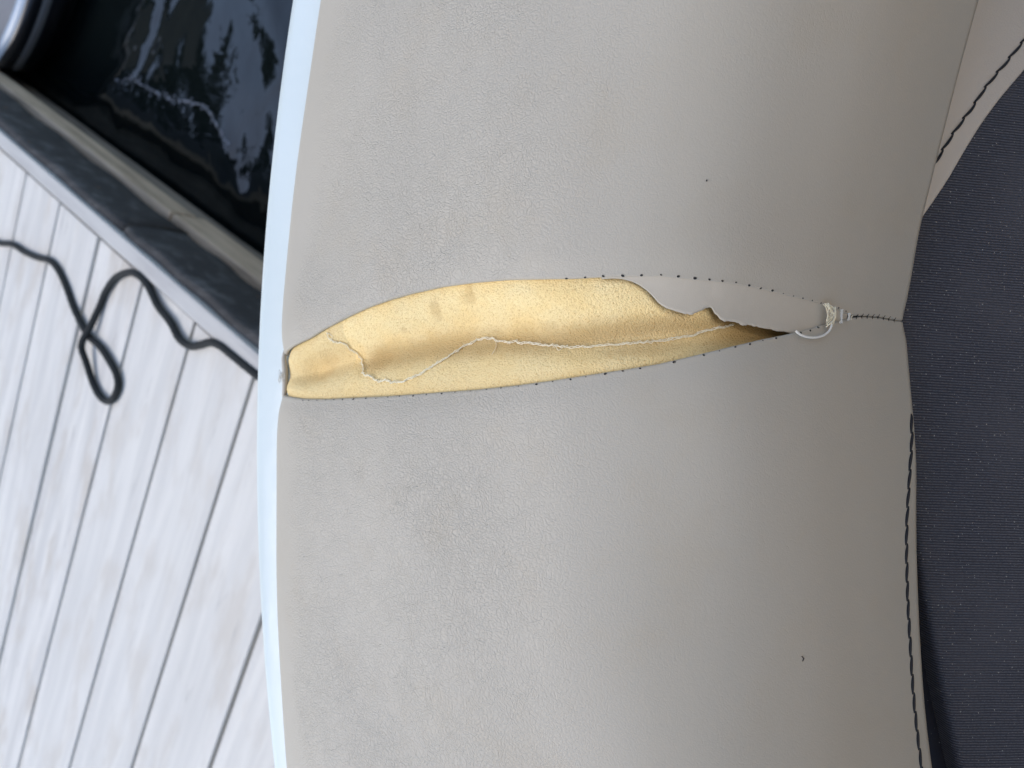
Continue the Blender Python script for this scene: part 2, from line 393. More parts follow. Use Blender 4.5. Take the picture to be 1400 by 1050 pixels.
_k = np.exp(-(np.arange(-14, 15) / 6.0) ** 2); _k /= _k.sum(); _sv = np.convolve(np.pad(_sv, 14, 'edge'), _k, 'valid')
def S(t, y, depth=0.0):
    """surface point at arc length t, along-boat y, sunk by depth along the normal"""
    t = np.asarray(t, float); y = np.asarray(y, float)
    def raw(t, y):
        sx = np.interp(t, pal, pc[:, 0]); z = np.interp(t, pal, pc[:, 1])
        a = s0(y); b = np.interp(y, _sy, _sv)
        x = path(y) + a + (b - a) * sx / SW
        env = np.clip(t / .03, 0, 1) * np.clip((TMAX - t) / .05, 0, 1)
        z = z + env * (.0009 * np.sin(31 * y + 24 * t + .6) + .0007 * np.sin(53 * y - 37 * t + 2) + .0005 * np.sin(17 * y + 71 * t))
        # the pad is pulled in along the seam
        ys = np.interp(t, SEAM[:, 0], SEAM[:, 1])
        d = (y - ys)
        z = z - .0035 * np.exp(-(d / .022) ** 2)
        return np.stack([x, y + 0 * x, z + CAM[2]], -1)
    P = raw(t, y)
    e = 4e-4
    n = np.cross(raw(t + e, y) - raw(t - e, y), raw(t, y + e) - raw(t, y - e))
    n /= np.linalg.norm(n, axis=-1)[..., None] + 1e-15
    dd = np.asarray(depth, float)
    return P - n * (dd[..., None] if dd.ndim else dd), n
SEAM = np.array([(0.0, 0.0), (.3, 0.0)])
def inv(px, py):
    t, y = np.interp(px, (383, 1235), (0, TMAX)), (525 - py) * .36 / FPX
    for _ in range(25):
        f = lambda a, b: np.array(project(S(np.clip(a, -.01, TMAX + .01), b)[0]))
        p = f(t, y); r = np.array((px, py)) - p
        h = 2e-4
        J = np.stack([(f(t + h, y) - f(t - h, y)) / (2 * h), (f(t, y + h) - f(t, y - h)) / (2 * h)], 1)
        try: dlt = np.linalg.solve(J, r)
        except np.linalg.LinAlgError: break
        dlt = np.clip(dlt, -.03, .03); t = float(np.clip(t + dlt[0], 0, TMAX)); y += dlt[1]
        if np.abs(r).max() < .02: break
    return t, y
def inv_list(L): return np.array([inv(*p) for p in L])
SEAM_PX = [(384, 515), (440, 512), (560, 498), (700, 480), (850, 466), (1000, 455), (1092, 446), (1150, 437), (1180, 432), (1205, 433), (1229, 438)]
for _ in range(2):
    a = inv_list(SEAM_PX); a = a[np.argsort(a[:, 0])]; SEAM = a
# upper edge of the opening = fold of the upper panel; right of x=840 it is the row of stitch holes
UP_PX = [(381, 494), (386, 488), (400, 477), (420, 463), (440, 450.5), (470, 435), (500, 421), (530, 410.5), (560, 402), (600, 393), (640, 387.5), (690, 383), (740, 382), (780, 381.5), (820, 379.5), (851, 378.5), (904, 378), (951, 382.5), (989, 386.5), (1026, 392), (1058, 399), (1087, 406.5), (1113, 412.5), (1138, 420), (1149, 424), (1159, 429), (1172, 431.8), (1180, 432), (1205, 433.4), (1229, 438)]
LO_PX = [(381, 539), (386, 541.5), (395, 543), (410, 544.5), (440, 545), (480, 543), (520, 541), (560, 538), (600, 535), (650, 531.5), (700, 526.5), (750, 520), (800, 512.5), (850, 505), (900, 497), (950, 485.5), (1000, 473.5), (1045, 463), (1080, 456), (1092, 453), (1110, 448.5), (1130, 442.5), (1150, 438), (1165, 434.5), (1180, 432.6), (1205, 433.9), (1229, 438.3)]
TORN_PX = [(835, 381), (850, 381.5), (862, 384.5), (874, 390), (885, 398), (893, 406), (902, 416), (912, 422), (925, 426), (938, 429.5), (948, 430), (958, 426), (966, 421.5), (976, 421), (982, 430), (990, 437), (1005, 440), (1020, 442), (1040, 446), (1060, 449), (1078, 452), (1092, 455.5), (1110, 457), (1140, 449), (1165, 440)]
def tcurve(L):
    a = inv_list(L); o = np.argsort(a[:, 0]); return a[o]
CU, CL, CT = tcurve(UP_PX), tcurve(LO_PX), tcurve(TORN_PX)
def smooth_interp(C):
    tt = np.linspace(0, TMAX, 1400); v = np.interp(tt, C[:, 0], C[:, 1])
    k = np.exp(-(np.arange(-12, 13) / 5.0) ** 2); k /= k.sum(); v2 = np.convolve(np.pad(v, 12, 'edge'), k, 'valid')
    w = np.clip(tt / .01, 0, 1); v = v * (1 - w) + v2 * w
    return lambda t: np.interp(t, tt, v)
yU, yL = smooth_interp(CU), smooth_interp(CL)
def yT(t): return np.interp(t, CT[:, 0], CT[:, 1])
T840, T1092, T1165 = inv(840, 379)[0], inv(1092, 452)[0], inv(1165, 433)[0]
def rhoU(t):   # radius of the folded edge
    return np.interp(t, [0, .01, T840 - .03, T840 + .02, T1092, T1165, TMAX], [.0008, .0014, .0014, .0003, .0006, .0013, .0013])
def rhoL(t): return np.interp(t, [0, .01, T1092 - .06, T1092, T1165, TMAX], [.0012, .0016, .0013, .0010, .0010, .0010])
def dip(d): return .0010 * np.exp(-(np.maximum(d, 0) / .0065) ** 2)
bolster = empty('bolster', (-.25, 0, .48), 'grey vinyl bolster pad split along its seam over yellow foam', 'bolster')
NC = 300
tc = np.linspace(0, TMAX, NC)
def spaced(dmax):
    d = [0.0]; st = .0005
    while d[-1] < dmax: d.append(d[-1] + st); st = min(st * 1.12, .012)
    d = np.array(d); return d / d[-1]
def panel(name, sgn, yedge, rho, yend):
    """vinyl panel from its folded edge to yend; sgn=+1 upper panel, -1 lower"""
    rows = []; uvs = []
    ye = yedge(tc); r = rho(tc)
    # hidden turn-under, then the fold, then the field
    for a in (200, 180, 150, 120, 95, 75, 58, 42, 28, 14):
        A = math.radians(a)
        if a == 200: d = r * 3.0; dep = r * 2.0 + .0002
        else: d = r - r * math.sin(A); dep = r - r * math.cos(A)
        rows.append((ye + sgn * d, dep + dip(d)))
    for f in spaced(abs(yend)):
        d = r + f * (np.abs(yend - ye) - r); rows.append((ye + sgn * d, dip(d)))
    V = []; UVs = []
    for (y, dep) in rows:
        P, n = S(tc, y, dep)
        # outboard skirt and inboard turn-under
        L0 = P[0] + np.array((.0015, 0, -.004)); L1 = P[0] + np.array((.006, 0, -.010))
        e = P[-1]; E1 = e + np.array((.0004, 0, -.0025)); E2 = e + np.array((-.0012, 0, -.004)); E3 = e + np.array((-.012, 0, -.007)); E4 = e + np.array((-.05, 0, .002))
        V += [L1, L0] + list(P) + [E1, E2, E3, E4]
        UVs += [(-.01, y[0]), (-.005, y[0])] + [(a, b) for a, b in zip(tc, y)] + [(TMAX + k * .002, y[-1]) for k in (1, 2, 5, 20)]
    nr, nc = len(rows), NC + 6
    return mesh(name, V, grid_faces(nr, nc, flip=(sgn < 0)), M_vinyl, bolster, uv=UVs)
upper = panel('upper_panel', 1, yU, rhoU, .72); lower = panel('lower_panel', -1, yL, rhoL, -.72)
upper['label'] = 'grey vinyl panel above the split seam'; lower['label'] = 'grey vinyl panel below the split seam'

# torn flap of the upper panel's seam allowance, lying on the foam
tf = np.linspace(T840 - .006, inv(1163, 434)[0], 190); nq = 14; V = []; UVs = []; nf = 190
jag = np.convolve(rng.normal(0, .0006, nf + 4), np.ones(5) / 5, 'valid') + rng.normal(0, .00010, nf); jag *= np.interp(np.arange(nf), [0, 50, 75, 110, 130, nf], [.15, .25, 1, 1, .4, .2])
def flap_depth(t, q): return .0013 + .0010 * q + .0006 * np.sin(q * math.pi) * np.interp(t, [tf[0], tf[60], tf[-1]], [0, 1, .3])
for j in range(nq):
    q = j / (nq - 1)
    ya = yU(tf) + .002; yb = yT(tf) + jag
    P, n = S(tf, ya + (yb - ya) * q, flap_depth(tf, q)); V += list(P); UVs += list(zip(tf, ya + (yb - ya) * q))
ya = yU(tf) + .002; P, n = S(tf, yT(tf) + jag + .0002, flap_depth(tf, 1) + .0009); V += list(P); UVs += list(zip(tf, yT(tf)))
P, n = S(tf, yT(tf) + jag + .006, flap_depth(tf, 1) + .0013); V += list(P); UVs += list(zip(tf, yT(tf)))
fl = mesh('torn_flap', V, grid_faces(nq + 2, nf, True), M_flap, bolster, uv=UVs); fl['label'] = 'torn strip of grey vinyl hanging into the split'

# yellow foam in the split
t = NT('foam'); uv = t.coord('UV'); sx = t.sep(uv); ob = t.coord('Object')
pores = t.noise(ob, 1250, 2, .7); pores2 = t.noise(ob, 620, 3, .6); blot = t.noise(ob, 55, 4, .6)
c = t.mix(t.mr(blot, .3, .7), (.97, .715, .325), (.98, .77, .395))
tx463 = inv(463, 455)[0]; tx585, tx635 = inv(588, 408)[0], inv(635, 403)[0]
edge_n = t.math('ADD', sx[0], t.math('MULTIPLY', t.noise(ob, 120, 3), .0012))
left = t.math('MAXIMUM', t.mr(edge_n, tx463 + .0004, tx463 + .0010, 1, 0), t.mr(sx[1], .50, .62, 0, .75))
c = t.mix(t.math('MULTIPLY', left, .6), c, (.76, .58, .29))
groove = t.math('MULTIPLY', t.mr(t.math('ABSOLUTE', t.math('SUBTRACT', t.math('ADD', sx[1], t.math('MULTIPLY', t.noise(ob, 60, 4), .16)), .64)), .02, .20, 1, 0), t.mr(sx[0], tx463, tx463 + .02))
c = t.mix(t.math('MULTIPLY', groove, .62), c, (.44, .28, .11))  # groove's shade and staining painted into the foam colour
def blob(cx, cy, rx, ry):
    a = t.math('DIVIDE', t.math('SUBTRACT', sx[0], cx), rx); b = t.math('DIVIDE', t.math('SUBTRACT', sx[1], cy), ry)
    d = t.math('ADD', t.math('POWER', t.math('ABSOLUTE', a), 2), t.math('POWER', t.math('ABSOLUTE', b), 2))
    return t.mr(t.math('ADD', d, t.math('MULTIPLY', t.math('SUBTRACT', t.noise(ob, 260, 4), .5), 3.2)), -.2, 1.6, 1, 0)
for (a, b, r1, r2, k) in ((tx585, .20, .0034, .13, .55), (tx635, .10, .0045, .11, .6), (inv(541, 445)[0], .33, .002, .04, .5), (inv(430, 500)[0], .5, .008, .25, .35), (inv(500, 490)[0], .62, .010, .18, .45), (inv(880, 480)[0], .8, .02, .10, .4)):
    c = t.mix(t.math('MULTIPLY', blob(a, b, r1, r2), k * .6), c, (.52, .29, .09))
right = t.mr(sx[0], inv(930, 450)[0], inv(1040, 455)[0]); c = t.mix(t.math('MULTIPLY', right, .7), c, (.60, .39, .14))  # shade where the split closes, painted into the foam colour
c = t.mix(t.mr(pores, .54, .70, 0, .55), c, (.62, .36, .12)); c = t.mix(t.mr(pores2, .56, .72, 0, .30), c, (.60, .36, .13))
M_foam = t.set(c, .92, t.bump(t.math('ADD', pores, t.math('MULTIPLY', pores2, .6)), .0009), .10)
T_A, T_B = .0070, T1092 + .03
QC = [(T_A, .55), (inv(463, 470)[0], .50), (inv(520, 480)[0], .55), (inv(600, 468)[0], .52), (inv(640, 458)[0], .50), (inv(700, 460)[0], .53), (inv(800, 465)[0], .63), (inv(900, 465)[0], .72), (inv(1000, 455)[0], .85), (T_B, .9)]
QC = np.array(QC)
def foam_depth(t, q):
    qc = np.interp(t, QC[:, 0], QC[:, 1])
    open_ = np.interp(t, [T_A, .04, T840, T1092, T_B], [.05, 1, 1, .45, .3])
    base = np.interp(t, [T_A, T_A + .004, .022, T840, T1092, T_B], [.0040, .0030, .0024, .0022, .0058, .0085])
    d = q - qc
    # upper lobe rolls into the groove, lower lobe rises again more steeply
    g = np.where(d < 0, np.exp(-(d / .26) ** 2), np.exp(-(d / .16) ** 2))
    edge = .0012 * np.clip(np.abs(q - .5) * 2 - .72, 0, 1) / .28
    dent = .0016 * np.exp(-((t - .045) / .014) ** 2) * np.exp(-((q - .6) / .2) ** 2)
    lump = .0004 * np.sin(t * 61 - q * 4)
    return base + .0082 * g * open_ + edge + dent + lump
def under_flap(t, y):
    return .0045 * np.clip((y - yT(t) + .0012) / .004, 0, 1) * np.clip((t - tf[0]) / .004, 0, 1)
def foam_pt(t, y):
    q = (yU(t) - y) / (yU(t) - yL(t) + 1e-9)
    return S(t, y, foam_depth(np.asarray(t), np.asarray(q)) + under_flap(t, y))
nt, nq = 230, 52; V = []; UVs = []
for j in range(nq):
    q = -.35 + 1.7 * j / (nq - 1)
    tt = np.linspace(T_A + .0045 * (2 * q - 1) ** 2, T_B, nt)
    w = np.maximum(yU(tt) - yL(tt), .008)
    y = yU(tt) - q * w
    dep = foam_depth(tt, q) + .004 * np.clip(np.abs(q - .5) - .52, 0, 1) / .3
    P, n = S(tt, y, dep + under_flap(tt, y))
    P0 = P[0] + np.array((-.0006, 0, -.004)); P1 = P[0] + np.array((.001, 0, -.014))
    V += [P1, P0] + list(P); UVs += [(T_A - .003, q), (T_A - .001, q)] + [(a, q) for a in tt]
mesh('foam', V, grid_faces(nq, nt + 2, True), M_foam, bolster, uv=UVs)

# stitch holes along both edges of the split: puckered ring round a dark slot
def hole_mesh():
    n = 10; V = []; F = []; fm = []
    for (r, z) in ((.00082, -.00012), (.00058, .00010), (.00040, .00004), (.00030, -.00002)):
        for k in range(n):
            a = 2 * math.pi * k / n; V.append((r * 1.25 * math.cos(a), r * .9 * math.sin(a), z))
    for j in range(3):
        for k in range(n):
            F.append((j * n + k, j * n + (k + 1) % n, (j + 1) * n + (k + 1) % n, (j + 1) * n + k)); fm.append(0 if j < 1 else 1)
    F.append(tuple(3 * n + k for k in range(n))); fm.append(1)
    return V, F, fm
HV, HF, HM = hole_mesh(); hole_data = None
def on_panel(t, y, side):
    """point and normal on the visible vinyl at (t, y), folded edge included"""
    ye, r = (yU(t), rhoU(t)) if side > 0 else (yL(t), rhoL(t))
    d = abs(y - ye) if (y - ye) * side > 0 else 0.0
    if d < r:
        A = math.asin(min(1, max(0, (r - d) / r))); A = min(A, math.radians(60)); d2 = r - r * math.sin(A); dep = r - r * math.cos(A)
        P, n = S(t, ye + side * d2, dep + dip(d2)); n = n * math.cos(A) + np.array((0, -side, 0)) * math.sin(A)
        return P, n / np.linalg.norm(n)
    return S(t, y, dip(d))
def put_hole(px, py, side, sc=1.0):
    global hole_data
    t_, y_ = inv(px, py); P, n = on_panel(t_, y_, side)
    if hole_data is None:
        o = mesh('stitch_hole', HV, HF, None, None, mats=[M_vinyl, M_hole], fmat=HM); hole_data = o.data
    else: o = link(bpy.data.objects.new('stitch_hole', hole_data))
    n = Vector(n); xax = Vector((n.z, 0, -n.x)).normalized(); yax = n.cross(xax)
    ang = random.uniform(-.6, .6); xa = xax * math.cos(ang) + yax * math.sin(ang); ya = n.cross(xa)
    k = sc * random.uniform(.62, 1.02)
    M = Matrix(((xa.x * k, ya.x * k, n.x * k, P[0] + n.x * .00003), (xa.y * k, ya.y * k, n.y * k, P[1] + n.y * .00003), (xa.z * k, ya.z * k, n.z * k, P[2] + n.z * .00003), (0, 0, 0, 1)))
    o.parent = upper if side > 0 else lower; o.matrix_basis = M
for x in (405, 412, 420, 431, 443, 454, 466, 481, 498, 512, 528, 544, 563, 581, 602, 620, 641, 663, 683, 707, 732, 754, 779, 800, 827, 851, 875, 922, 963, 985, 1007, 1027, 1045, 1063, 1097, 1110, 1121):
    yy = np.interp(x, [p[0] for p in LO_PX], [p[1] for p in LO_PX]) + random.uniform(1.8, 3.0)
    put_hole(x, yy, -1, .75 if x < 440 else random.uniform(.7, 1.15))
for (x, y) in ((773, 381), (799, 379.6), (824, 378), (851, 377.5), (877, 377), (904, 376.5), (928, 378.6), (951, 381.2), (971, 383), (989, 385), (1008, 387), (1026, 391), (1042, 395), (1058, 398), (1073, 402), (1087, 405.5), (1100, 408.5), (1113, 411.5), (1125, 415), (1138, 418.5), (1149, 421.5), (1159, 426)):
    put_hole(x, y - .6, 1, random.uniform(.9, 1.2) if x < 1060 else .75)
# closed seam: short stitches across it
for i, x in enumerate(np.linspace(1167, 1226, 9)):
    ys = np.interp(x, [p[0] for p in SEAM_PX], [p[1] for p in SEAM_PX])
    a, b = inv(x + 1.5, ys - 3.2), inv(x - 1.0, ys + 3.0); P = []
    for k in range(5):
        f = k / 4; tq = a[0] + (b[0] - a[0]) * f; yq = a[1] + (b[1] - a[1]) * f
        p, n = S(tq, yq, .0010 + .0004 * (1 - abs(f - .5) * 2)); P.append(p)
    v, f_ = tube(P, .00024, 5); mesh('seam_stitch', v, f_, M_black if i else M_cream, bolster)

# threads
def thread_pts(px, off, jit=0, side=None, n=5, foam=True):
    C = catmull(px, n); out = []
    for i, (x, y) in enumerate(C):
        t_, y_ = inv(x + rng.normal(0, jit), y + rng.normal(0, jit))
        if foam:
            p, nn = foam_pt(t_, y_)
        else: p, nn = S(t_, y_, 0.0)
        o = off[0] + (off[1] - off[0]) * i / (len(C) - 1) if isinstance(off, tuple) else off
        out.append(p + nn * o)
    return np.array(out)
long_px = [(441, 455), (446, 466), (452, 469), (459, 472), (463, 480), (470, 486), (475, 494), (483, 502), (490, 511), (500, 514), (511, 520), (522, 520), (534, 522), (547, 521), (560, 516), (575, 509), (588, 499), (600, 490), (609, 481), (620, 474), (634, 466), (652, 463), (668, 467), (690, 468), (711, 468), (735, 471), (756, 473), (775, 474), (800, 472), (830, 471), (855, 469), (880, 466), (905, 464), (930, 460), (955, 456), (978, 450), (1000, 444), (1018, 441)]
strands = []
A = thread_pts(long_px, .0008, .75, n=5)
for ph in (0, 2.1, 4.2):
    B = A.copy()
    for i in range(len(B)): B[i] += np.array((.0003 * math.cos(i * 1.1 + ph), .00042 * math.sin(i * 1.1 + ph), .0002 * math.cos(i * .9 + ph))) + rng.normal(0, .00012, 3)
    strands.append((B, np.full(len(B), .00017), 5))
strands.append((thread_pts([(655, 463), (661, 467), (665, 475), (664, 484)], .0006), .00014, 4))
strands.append((thread_pts([(748, 470), (756, 478), (763, 472)], .0009), .00016, 4))
strands.append((thread_pts([(441, 455), (449, 460), (444, 468)], .0008), .00015, 4))
for k in range(130):
    i = random.randrange(4, len(A) - 4); b = A[i]; d = np.array((random.uniform(-1, 1), random.uniform(-1, 1), random.uniform(.1, .7))) * .0016
    strands.append((np.array([b, b + d * .5 + np.array((0, 0, .0002)), b + d * 1.0]), .00007, 3))
v, f = tubes(strands); o = mesh('loose_thread', v, f, M_cream, bolster); o['label'] = 'frayed cream thread lying along the bare foam'
# frayed ends where the stitching still holds
strands = []
for k in range(14):
    x0, y0 = random.uniform(1123, 1130), random.uniform(414, 417); x1, y1 = random.uniform(1126, 1138), random.uniform(438, 447)
    mx, my = random.uniform(1126, 1140), random.uniform(424, 436)
    strands.append((thread_pts([(x0, y0), (mx, my), (x1, y1)], random.uniform(.0006, .0018), .45, n=5, foam=False), random.uniform(.00010, .00022), 4))
strands.append((thread_pts([(1125, 415), (1133, 424), (1139, 433), (1135, 441), (1128, 446)], .0012, .2, foam=False), .00028, 5))
strands.append((thread_pts([(1138, 419), (1138, 428), (1136, 438), (1126, 448)], .0014, .2, foam=False), .00028, 5))
for k in range(18):
    x0, y0 = 1132 + random.uniform(-5, 5), 432 + random.uniform(-8, 10)
    strands.append((thread_pts([(x0, y0), (x0 + random.uniform(-7, 3), y0 + random.uniform(-6, 6))], (.001, .0022), 0, n=4, foam=False), .00009, 3))
v, f = tubes(strands); o = mesh('frayed_threads', v, f, M_cream, bolster); o['label'] = 'knot of frayed cream thread at the end of the split'
for (x0, y0, x1, y1) in ((1149, 423, 1148, 442), (1159.5, 428, 1158, 438)):
    st = [(thread_pts([(x0 + dx, y0), (x0 + dx * .6 - .4, (y0 + y1) / 2), (x1 + dx, y1)], .0007, .35, n=6, foam=False), random.uniform(.0002, .0003), 5) for dx in (-1.1, .2, 1.2)]
    v, f = tubes(st); mesh('bridging_stitch', v, f, M_white_thr, bolster)
v, f = tube(thread_pts([(1086, 453), (1092, 458), (1102, 461.5), (1113, 462), (1124, 459), (1131, 453), (1134, 446), (1133, 440)], .0010, 0, n=6, foam=False), .00052, 8)
o = mesh('thread_loop', v, f, M_white_thr, bolster); o['label'] = 'shiny white loop of thread'
P = catmull([on_plane(391, 477, .5150), on_plane(388.5, 489, .5160), on_plane(389.5, 503, .5160), on_plane(390, 516, .5152), on_plane(389.5, 530, .5152), on_plane(388.5, 541, .5140), on_plane(389, 549, .511)], 6)
v, f = tube(P, np.interp(np.arange(len(P)), [0, len(P) * .3, len(P) * .7, len(P) - 1], [.0010, .0017, .0015, .0008]), 10); mesh('welt', v, f, M_vinyl, bolster, uv=[(a[0], a[1]) for a in v])
strands = []
for k in range(18):
    x0 = random.uniform(382, 389); y0 = random.uniform(505, 511); x1 = random.uniform(381, 388); y1 = random.uniform(517, 526)
    P = [on_plane(x0, y0, .5158 + random.uniform(-.0005, .001)), on_plane((x0 + x1) / 2 + random.uniform(-4, 3), (y0 + y1) / 2 + random.uniform(-3, 3), .5180 + random.uniform(-.001, .001)), on_plane(x1, y1, .5158)]
    strands.append((catmull(P, 5), random.uniform(.00010, .00018), 4))
v, f = tubes(strands); mesh('broken_thread_ends', v, f, M_white_thr, bolster)

# black topstitching down the inboard hem of the lower panel
def stitch_run(name, pts, n_px, place, mat, r=.00068, parent=None, seed=1):
    C = catmull(pts, 20); L = np.concatenate([[0], np.cumsum(np.linalg.norm(np.diff(C, axis=0), axis=1))])
    k = int(L[-1] // n_px)
    for i in range(k):
        a, b = i * n_px - 1.2, (i + 1) * n_px + 1.2; P = []; R = []
        for j in range(9):
            f = j / 8; l = a + (b - a) * f
            x, y = np.interp(l, L, C[:, 0]), np.interp(l, L, C[:, 1])
            tx, ty = np.interp(l + 2, L, C[:, 0]) - x, np.interp(l + 2, L, C[:, 1]) - y; m = math.hypot(tx, ty) + 1e-9
            sway = (f - .5) * 2.4 + 1.2 * math.sin(f * math.pi)
            x += -ty / m * sway; y += tx / m * sway
            p, nn = place(x, y); h = .00045 * math.sin(f * math.pi) ** .6
            P.append(p + nn * h); R.append(r * (.50 + .6 * math.sin(math.pi * f) ** .7))
        v, fa = tube(P, np.array(R), 6); mesh(name, v, fa, mat, parent)
def place_lower(x, y):
    t_, y_ = inv(x, y); return S(t_, y_, 0.0)
stitch_run('black_stitch', [(1245.5, 566), (1246.5, 600), (1243.5, 650), (1239.5, 724), (1240.5, 806), (1244.5, 883), (1250, 964), (1260, 1050), (1268, 1105)], 25.5, place_lower, M_black, parent=lower)
# small nick in the lower panel
strand = [(np.array([S(*inv(1096, 897), -.0001)[0], S(*inv(1098.5, 900), -.0003)[0], S(*inv(1097, 904), -.0001)[0]]), .00022, 5)]
v, f = tubes(strand); mesh('nick', v, f, M_hole, lower)
t_, y_ = inv(966, 247); P, n = S(t_, y_, -.0001)
v, f = tube([P - VU * .0003, P + n * .0002, P + VU * .0003], [.0002, .0003, .0002], 6); mesh('dark_speck', v, f, M_hole, upper)

# ------------------------------------------------------------------ seat back below the bolster: navy ribbed fabric with a grey vinyl border
SO = np.array((-.09, 0, CAM[2] - .437)); SA = np.array((.70, 0, -.714)); SA /= np.linalg.norm(SA); SN = np.array((-SA[2], 0, SA[0]))
def seat_ay(px, py, off=0.0):
    r = ray(px, py); o = SO + SN * off; k = ((o - CAM) @ SN) / (r @ SN); P = CAM + r * k
    return (P - o) @ SA, P[1]
def seat_pt(a, y, off=0.0): return SO + SA * a + np.array((0, y, 0)) + SN * off
seat = empty('seat_back', (0, 0, .2), 'navy ribbed fabric seat back with grey vinyl border, beside the bolster', 'seat')
def seat_panel(name, ys, a0, a1, off, rr, mat, th, nA=40, roll0=True, roll1=True, puff=0):
    V = []; UVs = []
    for y, A0, A1 in zip(ys, a0, a1):
        row = []
        if roll0: row += [(A0 + .001, off - th)] + [(A0 + rr - rr * math.sin(g), off - rr + rr * math.cos(g)) for g in np.radians((90, 68, 45, 22))]
        for k in range(nA):
            f = k / (nA - 1); lo = A0 + (rr if roll0 else 0); hi = A1 - (rr if roll1 else 0)
            row.append((lo + (hi - lo) * f, off + puff * math.sin(f * math.pi)))
        if roll1: row += [(A1 - rr + rr * math.sin(g), off - rr + rr * math.cos(g)) for g in np.radians((22, 45, 68, 90))] + [(A1 - .001, off - th)]
        for a, h in row: V.append(seat_pt(a, y, h)); UVs.append((a, y))
        nc = len(row)
    return mesh(name, V, grid_faces(len(ys), nc), mat, seat, uv=UVs)
ys = np.linspace(-.60, .60, 121)
g = np.array([seat_ay(x, y) for x, y in ((1238, 620), (1247, 680), (1256, 750), (1270, 840), (1290, 945), (1313, 1050), (1348, 1200))])
a_left = np.interp(ys, g[::-1, 1], g[::-1, 0]); a_left = np.where(ys > g[0, 1], g[0, 0] - .004, a_left)
# beyond the frame the edge runs on along the same slope
sl = (g[-1, 0] - g[-2, 0]) / (g[-1, 1] - g[-2, 1]); a_left = np.where(ys < g[-1, 1], np.minimum(g[-1, 0] + (ys - g[-1, 1]) * sl, .12), a_left)
seat_panel('fabric_panel', ys, a_left - .0, np.full(121, .23), 0.0, .0035, M_navy, .016)
seat_panel('side_panel', ys, np.full(121, -.03), np.full(121, .235), -.014, .004, M_navy2, .03)
gb = np.array([seat_ay(x, y, .002) for x, y in ((1232, 345), (1260, 300), (1274, 280), (1297, 246), (1320, 206), (1343, 168.6), (1368.6, 134), (1400, 97), (1440, 45), (1490, -15), (1560, -95))])
ys2 = np.linspace(gb[0, 1], .60, 110); ab = np.interp(ys2, gb[:, 1], gb[:, 0])
ab = np.where(ys2 > gb[-1, 1], np.minimum(gb[-1, 0] + (ys2 - gb[-1, 1]) * .55, .20), ab)
border = seat_panel('vinyl_border', ys2, np.full(110, -.035), ab, .0022, .0016, M_vinyl2, .004, roll0=False)
def place_seat(x, y):
    a, yy = seat_ay(x, y, .0022); return seat_pt(a, yy, .0022), SN
stitch_run('black_stitch', [(1262, 250), (1271, 234), (1286, 208.5), (1300, 186), (1314, 166), (1329, 146), (1340, 128.5), (1357, 106), (1374, 86), (1389, 67), (1400, 54), (1430, 18), (1470, -30)], 26, place_seat, M_black, r=.00066, parent=border)
V, F = box((0, 0, 0), (1, 0, 0), (0, 1, 0), (0, 0, 1), .11, .58, .11, .012)
mesh('seat_base', [np.asarray(v) + np.array((.02, 0, .205)) + 0 for v in V], F, M_navy2, seat, smooth=False)

# ------------------------------------------------------------------ another boat moored off the dock, only its dark rounded nose in view
nose = np.array((-2.087, 1.061)); ax = -DE[:2]; sidev = np.array((-ax[1], ax[0]))
def nose_outline(R, grow, L=1.8, n=40):
    out = []
    for i in range(n + 1):
        a = math.pi / 2 + math.pi * i / n; out.append(nose + R * (math.cos(a) * ax + math.sin(a) * sidev))
    tail = [nose + ax * L * f + sidev * -(R + grow * min(1, f * 2.2)) for f in np.linspace(.08, 1, 8)]
    head = [nose + ax * L * f + sidev * (R + grow * min(1, f * 2.2)) for f in np.linspace(1, .08, 8)]
    return head + out + tail
t = NT('black_hull'); M_bh = t.set((.010, .011, .014), .3)
t = NT('pale_rim'); M_rim = t.set((.42, .50, .58), .3)
t = NT('grey_deck'); ob = t.coord('Object'); M_deck = t.set(t.mix(t.noise(ob, 30, 4), (.17, .17, .175), (.23, .23, .235)), .6)
t = NT('taupe_hull'); ob = t.coord('Object'); M_taupe = t.set(t.mix(t.noise(ob, 6, 4), (.20, .17, .12), (.12, .105, .085)), .35)
mb = empty('moored_boat', (nose[0], nose[1], 0), 'dark rounded nose of another boat moored in the black water', 'boat')
def rings(name, spec, mat, cap=False, parent=None):
    V = []; m = None
    for (R, z) in spec:
        o = [p + DP[:2] * min(0, .312 - float(p @ DP[:2])) for p in nose_outline(R, .10)]; m = len(o); V += [(p[0], p[1], z) for p in o]
    F = []
    for r in range(len(spec) - 1):
        for k in range(m): F.append((r * m + k, r * m + (k + 1) % m, (r + 1) * m + (k + 1) % m, (r + 1) * m + k))
    if cap: F.append(tuple((len(spec) - 1) * m + k for k in range(m)))
    return mesh(name, V, F, mat, parent or mb)
rings('hull', [(.22, -.12), (.295, -.03), (.326, .02)], M_bh)
rail = rings('rub_rail', [(.322, .015), (.340, .022), (.356, .040), (.366, .062), (.373, .082), (.378, .098), (.377, .110), (.366, .114)], M_bh)
rings('rail_insert', [(.3700, .068), (.3730, .073), (.3755, .081), (.3755, .086)], M_deck, parent=rail)
rings('deck_rim', [(.368, .113), (.362, .121), (.350, .123), (.344, .120)], M_rim)
rings('deck', [(.346, .118), (.24, .122), (.10, .124)], M_deck, cap=True)
cb = nose + ax * 1.30; V, F = box((cb[0], cb[1], .48), (ax[0], ax[1], 0), (sidev[0], sidev[1], 0), (0, 0, 1), .42, .27, .36, .05)
mesh('cabin', V, F, M_taupe, mb, smooth=False)

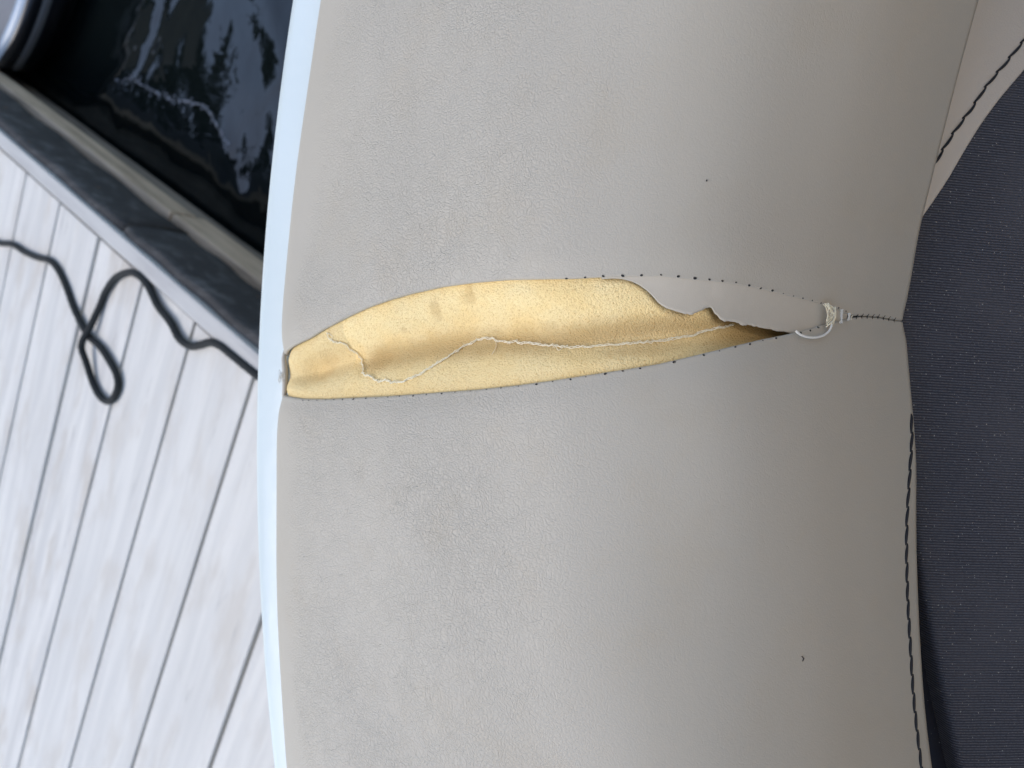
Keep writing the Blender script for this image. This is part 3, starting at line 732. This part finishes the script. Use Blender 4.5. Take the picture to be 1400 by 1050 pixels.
# pale flecks standing in for ripple edges that reflect the sky
t = NT('glint_flecks'); M_glint = t.set((.13, .155, .195), .5)
sp = [(158, 108), (170, 112), (180, 106), (190, 114), (205, 122), (217, 128), (228, 133), (238, 138), (250, 137), (262, 141), (274, 143), (284, 152), (291, 163), (297, 174), (304, 187), (312, 198)]
c = catmull(sp, 6); V = []; F = []
for k in range(260):
    i = random.randrange(len(c)); w = 5.5 * max(.15, math.sin(i * .33) ** 2) * (1.6 if i < 45 else .9)
    p = on_plane(c[i][0] + random.gauss(0, w * .5), c[i][1] + random.gauss(0, w * .6), .0025)
    r = random.uniform(.0006, .0022); n = 6; o = len(V)
    V.append(p + np.array((0, 0, r * .35)))
    for q in range(n):
        a = 2 * math.pi * q / n; rr2 = r * random.uniform(.6, 1.3); V.append(p + np.array((rr2 * math.cos(a) * 1.6, rr2 * math.sin(a), -.002)))
    F += [(o, o + 1 + q, o + 1 + (q + 1) % n) for q in range(n)]
fo = mesh('sky_glint', V, F, M_glint); tag(fo, 'thin pale streak of sky glints, modelled as flecks on the black water', 'foam', kind='stuff')

# ------------------------------------------------------------------ far bank and its trees
t = NT('bank'); M_bank = t.set(t.mix(t.noise(t.coord('Object'), .8, 5), (.05, .06, .025), (.11, .09, .05)), .95)
bv = []
for i in range(31):
    y = -24 + 60 * i / 30; x = -15.5 - 2.0 * math.sin(i * .5) - .010 * (y - 6) ** 2
    bv += [(x + 1.2, y, -.15), (x, y, .25), (x - 3, y, .7), (x - 24, y, 1.4)]
tag(mesh('bank', bv, grid_faces(31, 4), M_bank), kind='structure')
t = NT('bark'); M_bark = t.set(t.mix(t.noise(t.mapping(t.coord('Object'), (6, 6, 1)), 2, 4), (.05, .04, .03), (.10, .08, .06)), .9)
t = NT('leaves'); oi = t.node('ShaderNodeObjectInfo'); M_leaf = t.set(t.mix(t.noise(t.coord('Object'), 1.1, 3), (.012, .022, .008), (.030, .048, .015)), .6)
def tree(x, y, h, w, label):
    r = random.Random(int(x * 100 + y * 37)); root = empty('tree', (x, y, .6), label, 'tree', 'trees on the far bank')
    st = [(np.array([(x, y, .3), (x + .1, y, .6 + h * .35), (x - .1, y + .15, .6 + h * .7), (x, y, .6 + h * .93)]), np.array([.032, .024, .014, .004]) * h, 8)]
    for k in range(7):
        a = r.uniform(0, 6.28); z0 = .6 + h * r.uniform(.28, .7); l = w * r.uniform(.5, .85)
        st.append((np.array([(x, y, z0), (x + math.cos(a) * l * .5, y + math.sin(a) * l * .5, z0 + h * .08), (x + math.cos(a) * l, y + math.sin(a) * l, z0 + h * .18)]), np.array([.011, .007, .003]) * h, 6))
    v, f = tubes(st); mesh('trunk', v, f, M_bark, root)
    V, F = [], []
    for c_ in range(46):
        f_ = r.random() ** .8; zc = .6 + h * (.16 + .84 * f_); rad = w * math.sin(math.pi * min(1, .18 + .80 * f_)) ** .7
        a = r.uniform(0, 6.28); q = rad * r.random() ** .5; cx, cy = x + math.cos(a) * q, y + math.sin(a) * q; cr = w * r.uniform(.2, .36)
        for l in range(105):
            d = Vector((r.gauss(0, 1), r.gauss(0, 1), r.gauss(0, .75))).normalized() * cr * r.random() ** .4
            p = Vector((cx, cy, zc)) + d; s_ = r.uniform(.14, .30)
            e = Euler((r.uniform(0, 6), r.uniform(0, 6), r.uniform(0, 6))).to_matrix(); o = len(V)
            for (u, w_) in ((-1, 0), (0, -.5), (1, 0), (0, .5)): V.append(p + e @ Vector((u * s_, w_ * s_, 0)))
            F.append((o, o + 1, o + 2, o + 3))
    mesh('crown', V, F, M_leaf, root, smooth=False)
for (x, y, h, w) in ((-19.5, -4.5, 13, 4.2), (-18.6, .5, 14.5, 4.4), (-18.8, 3.8, 15.5, 3.8), (-19.6, 7.4, 9.9, 4.0), (-20.5, 11.0, 9.0, 4.4), (-22, 15.5, 10.0, 4.6), (-24, 21.0, 13, 4.8)):
    tree(x, y, h, w, 'dark leafy tree on the far bank, mirrored in the black water')
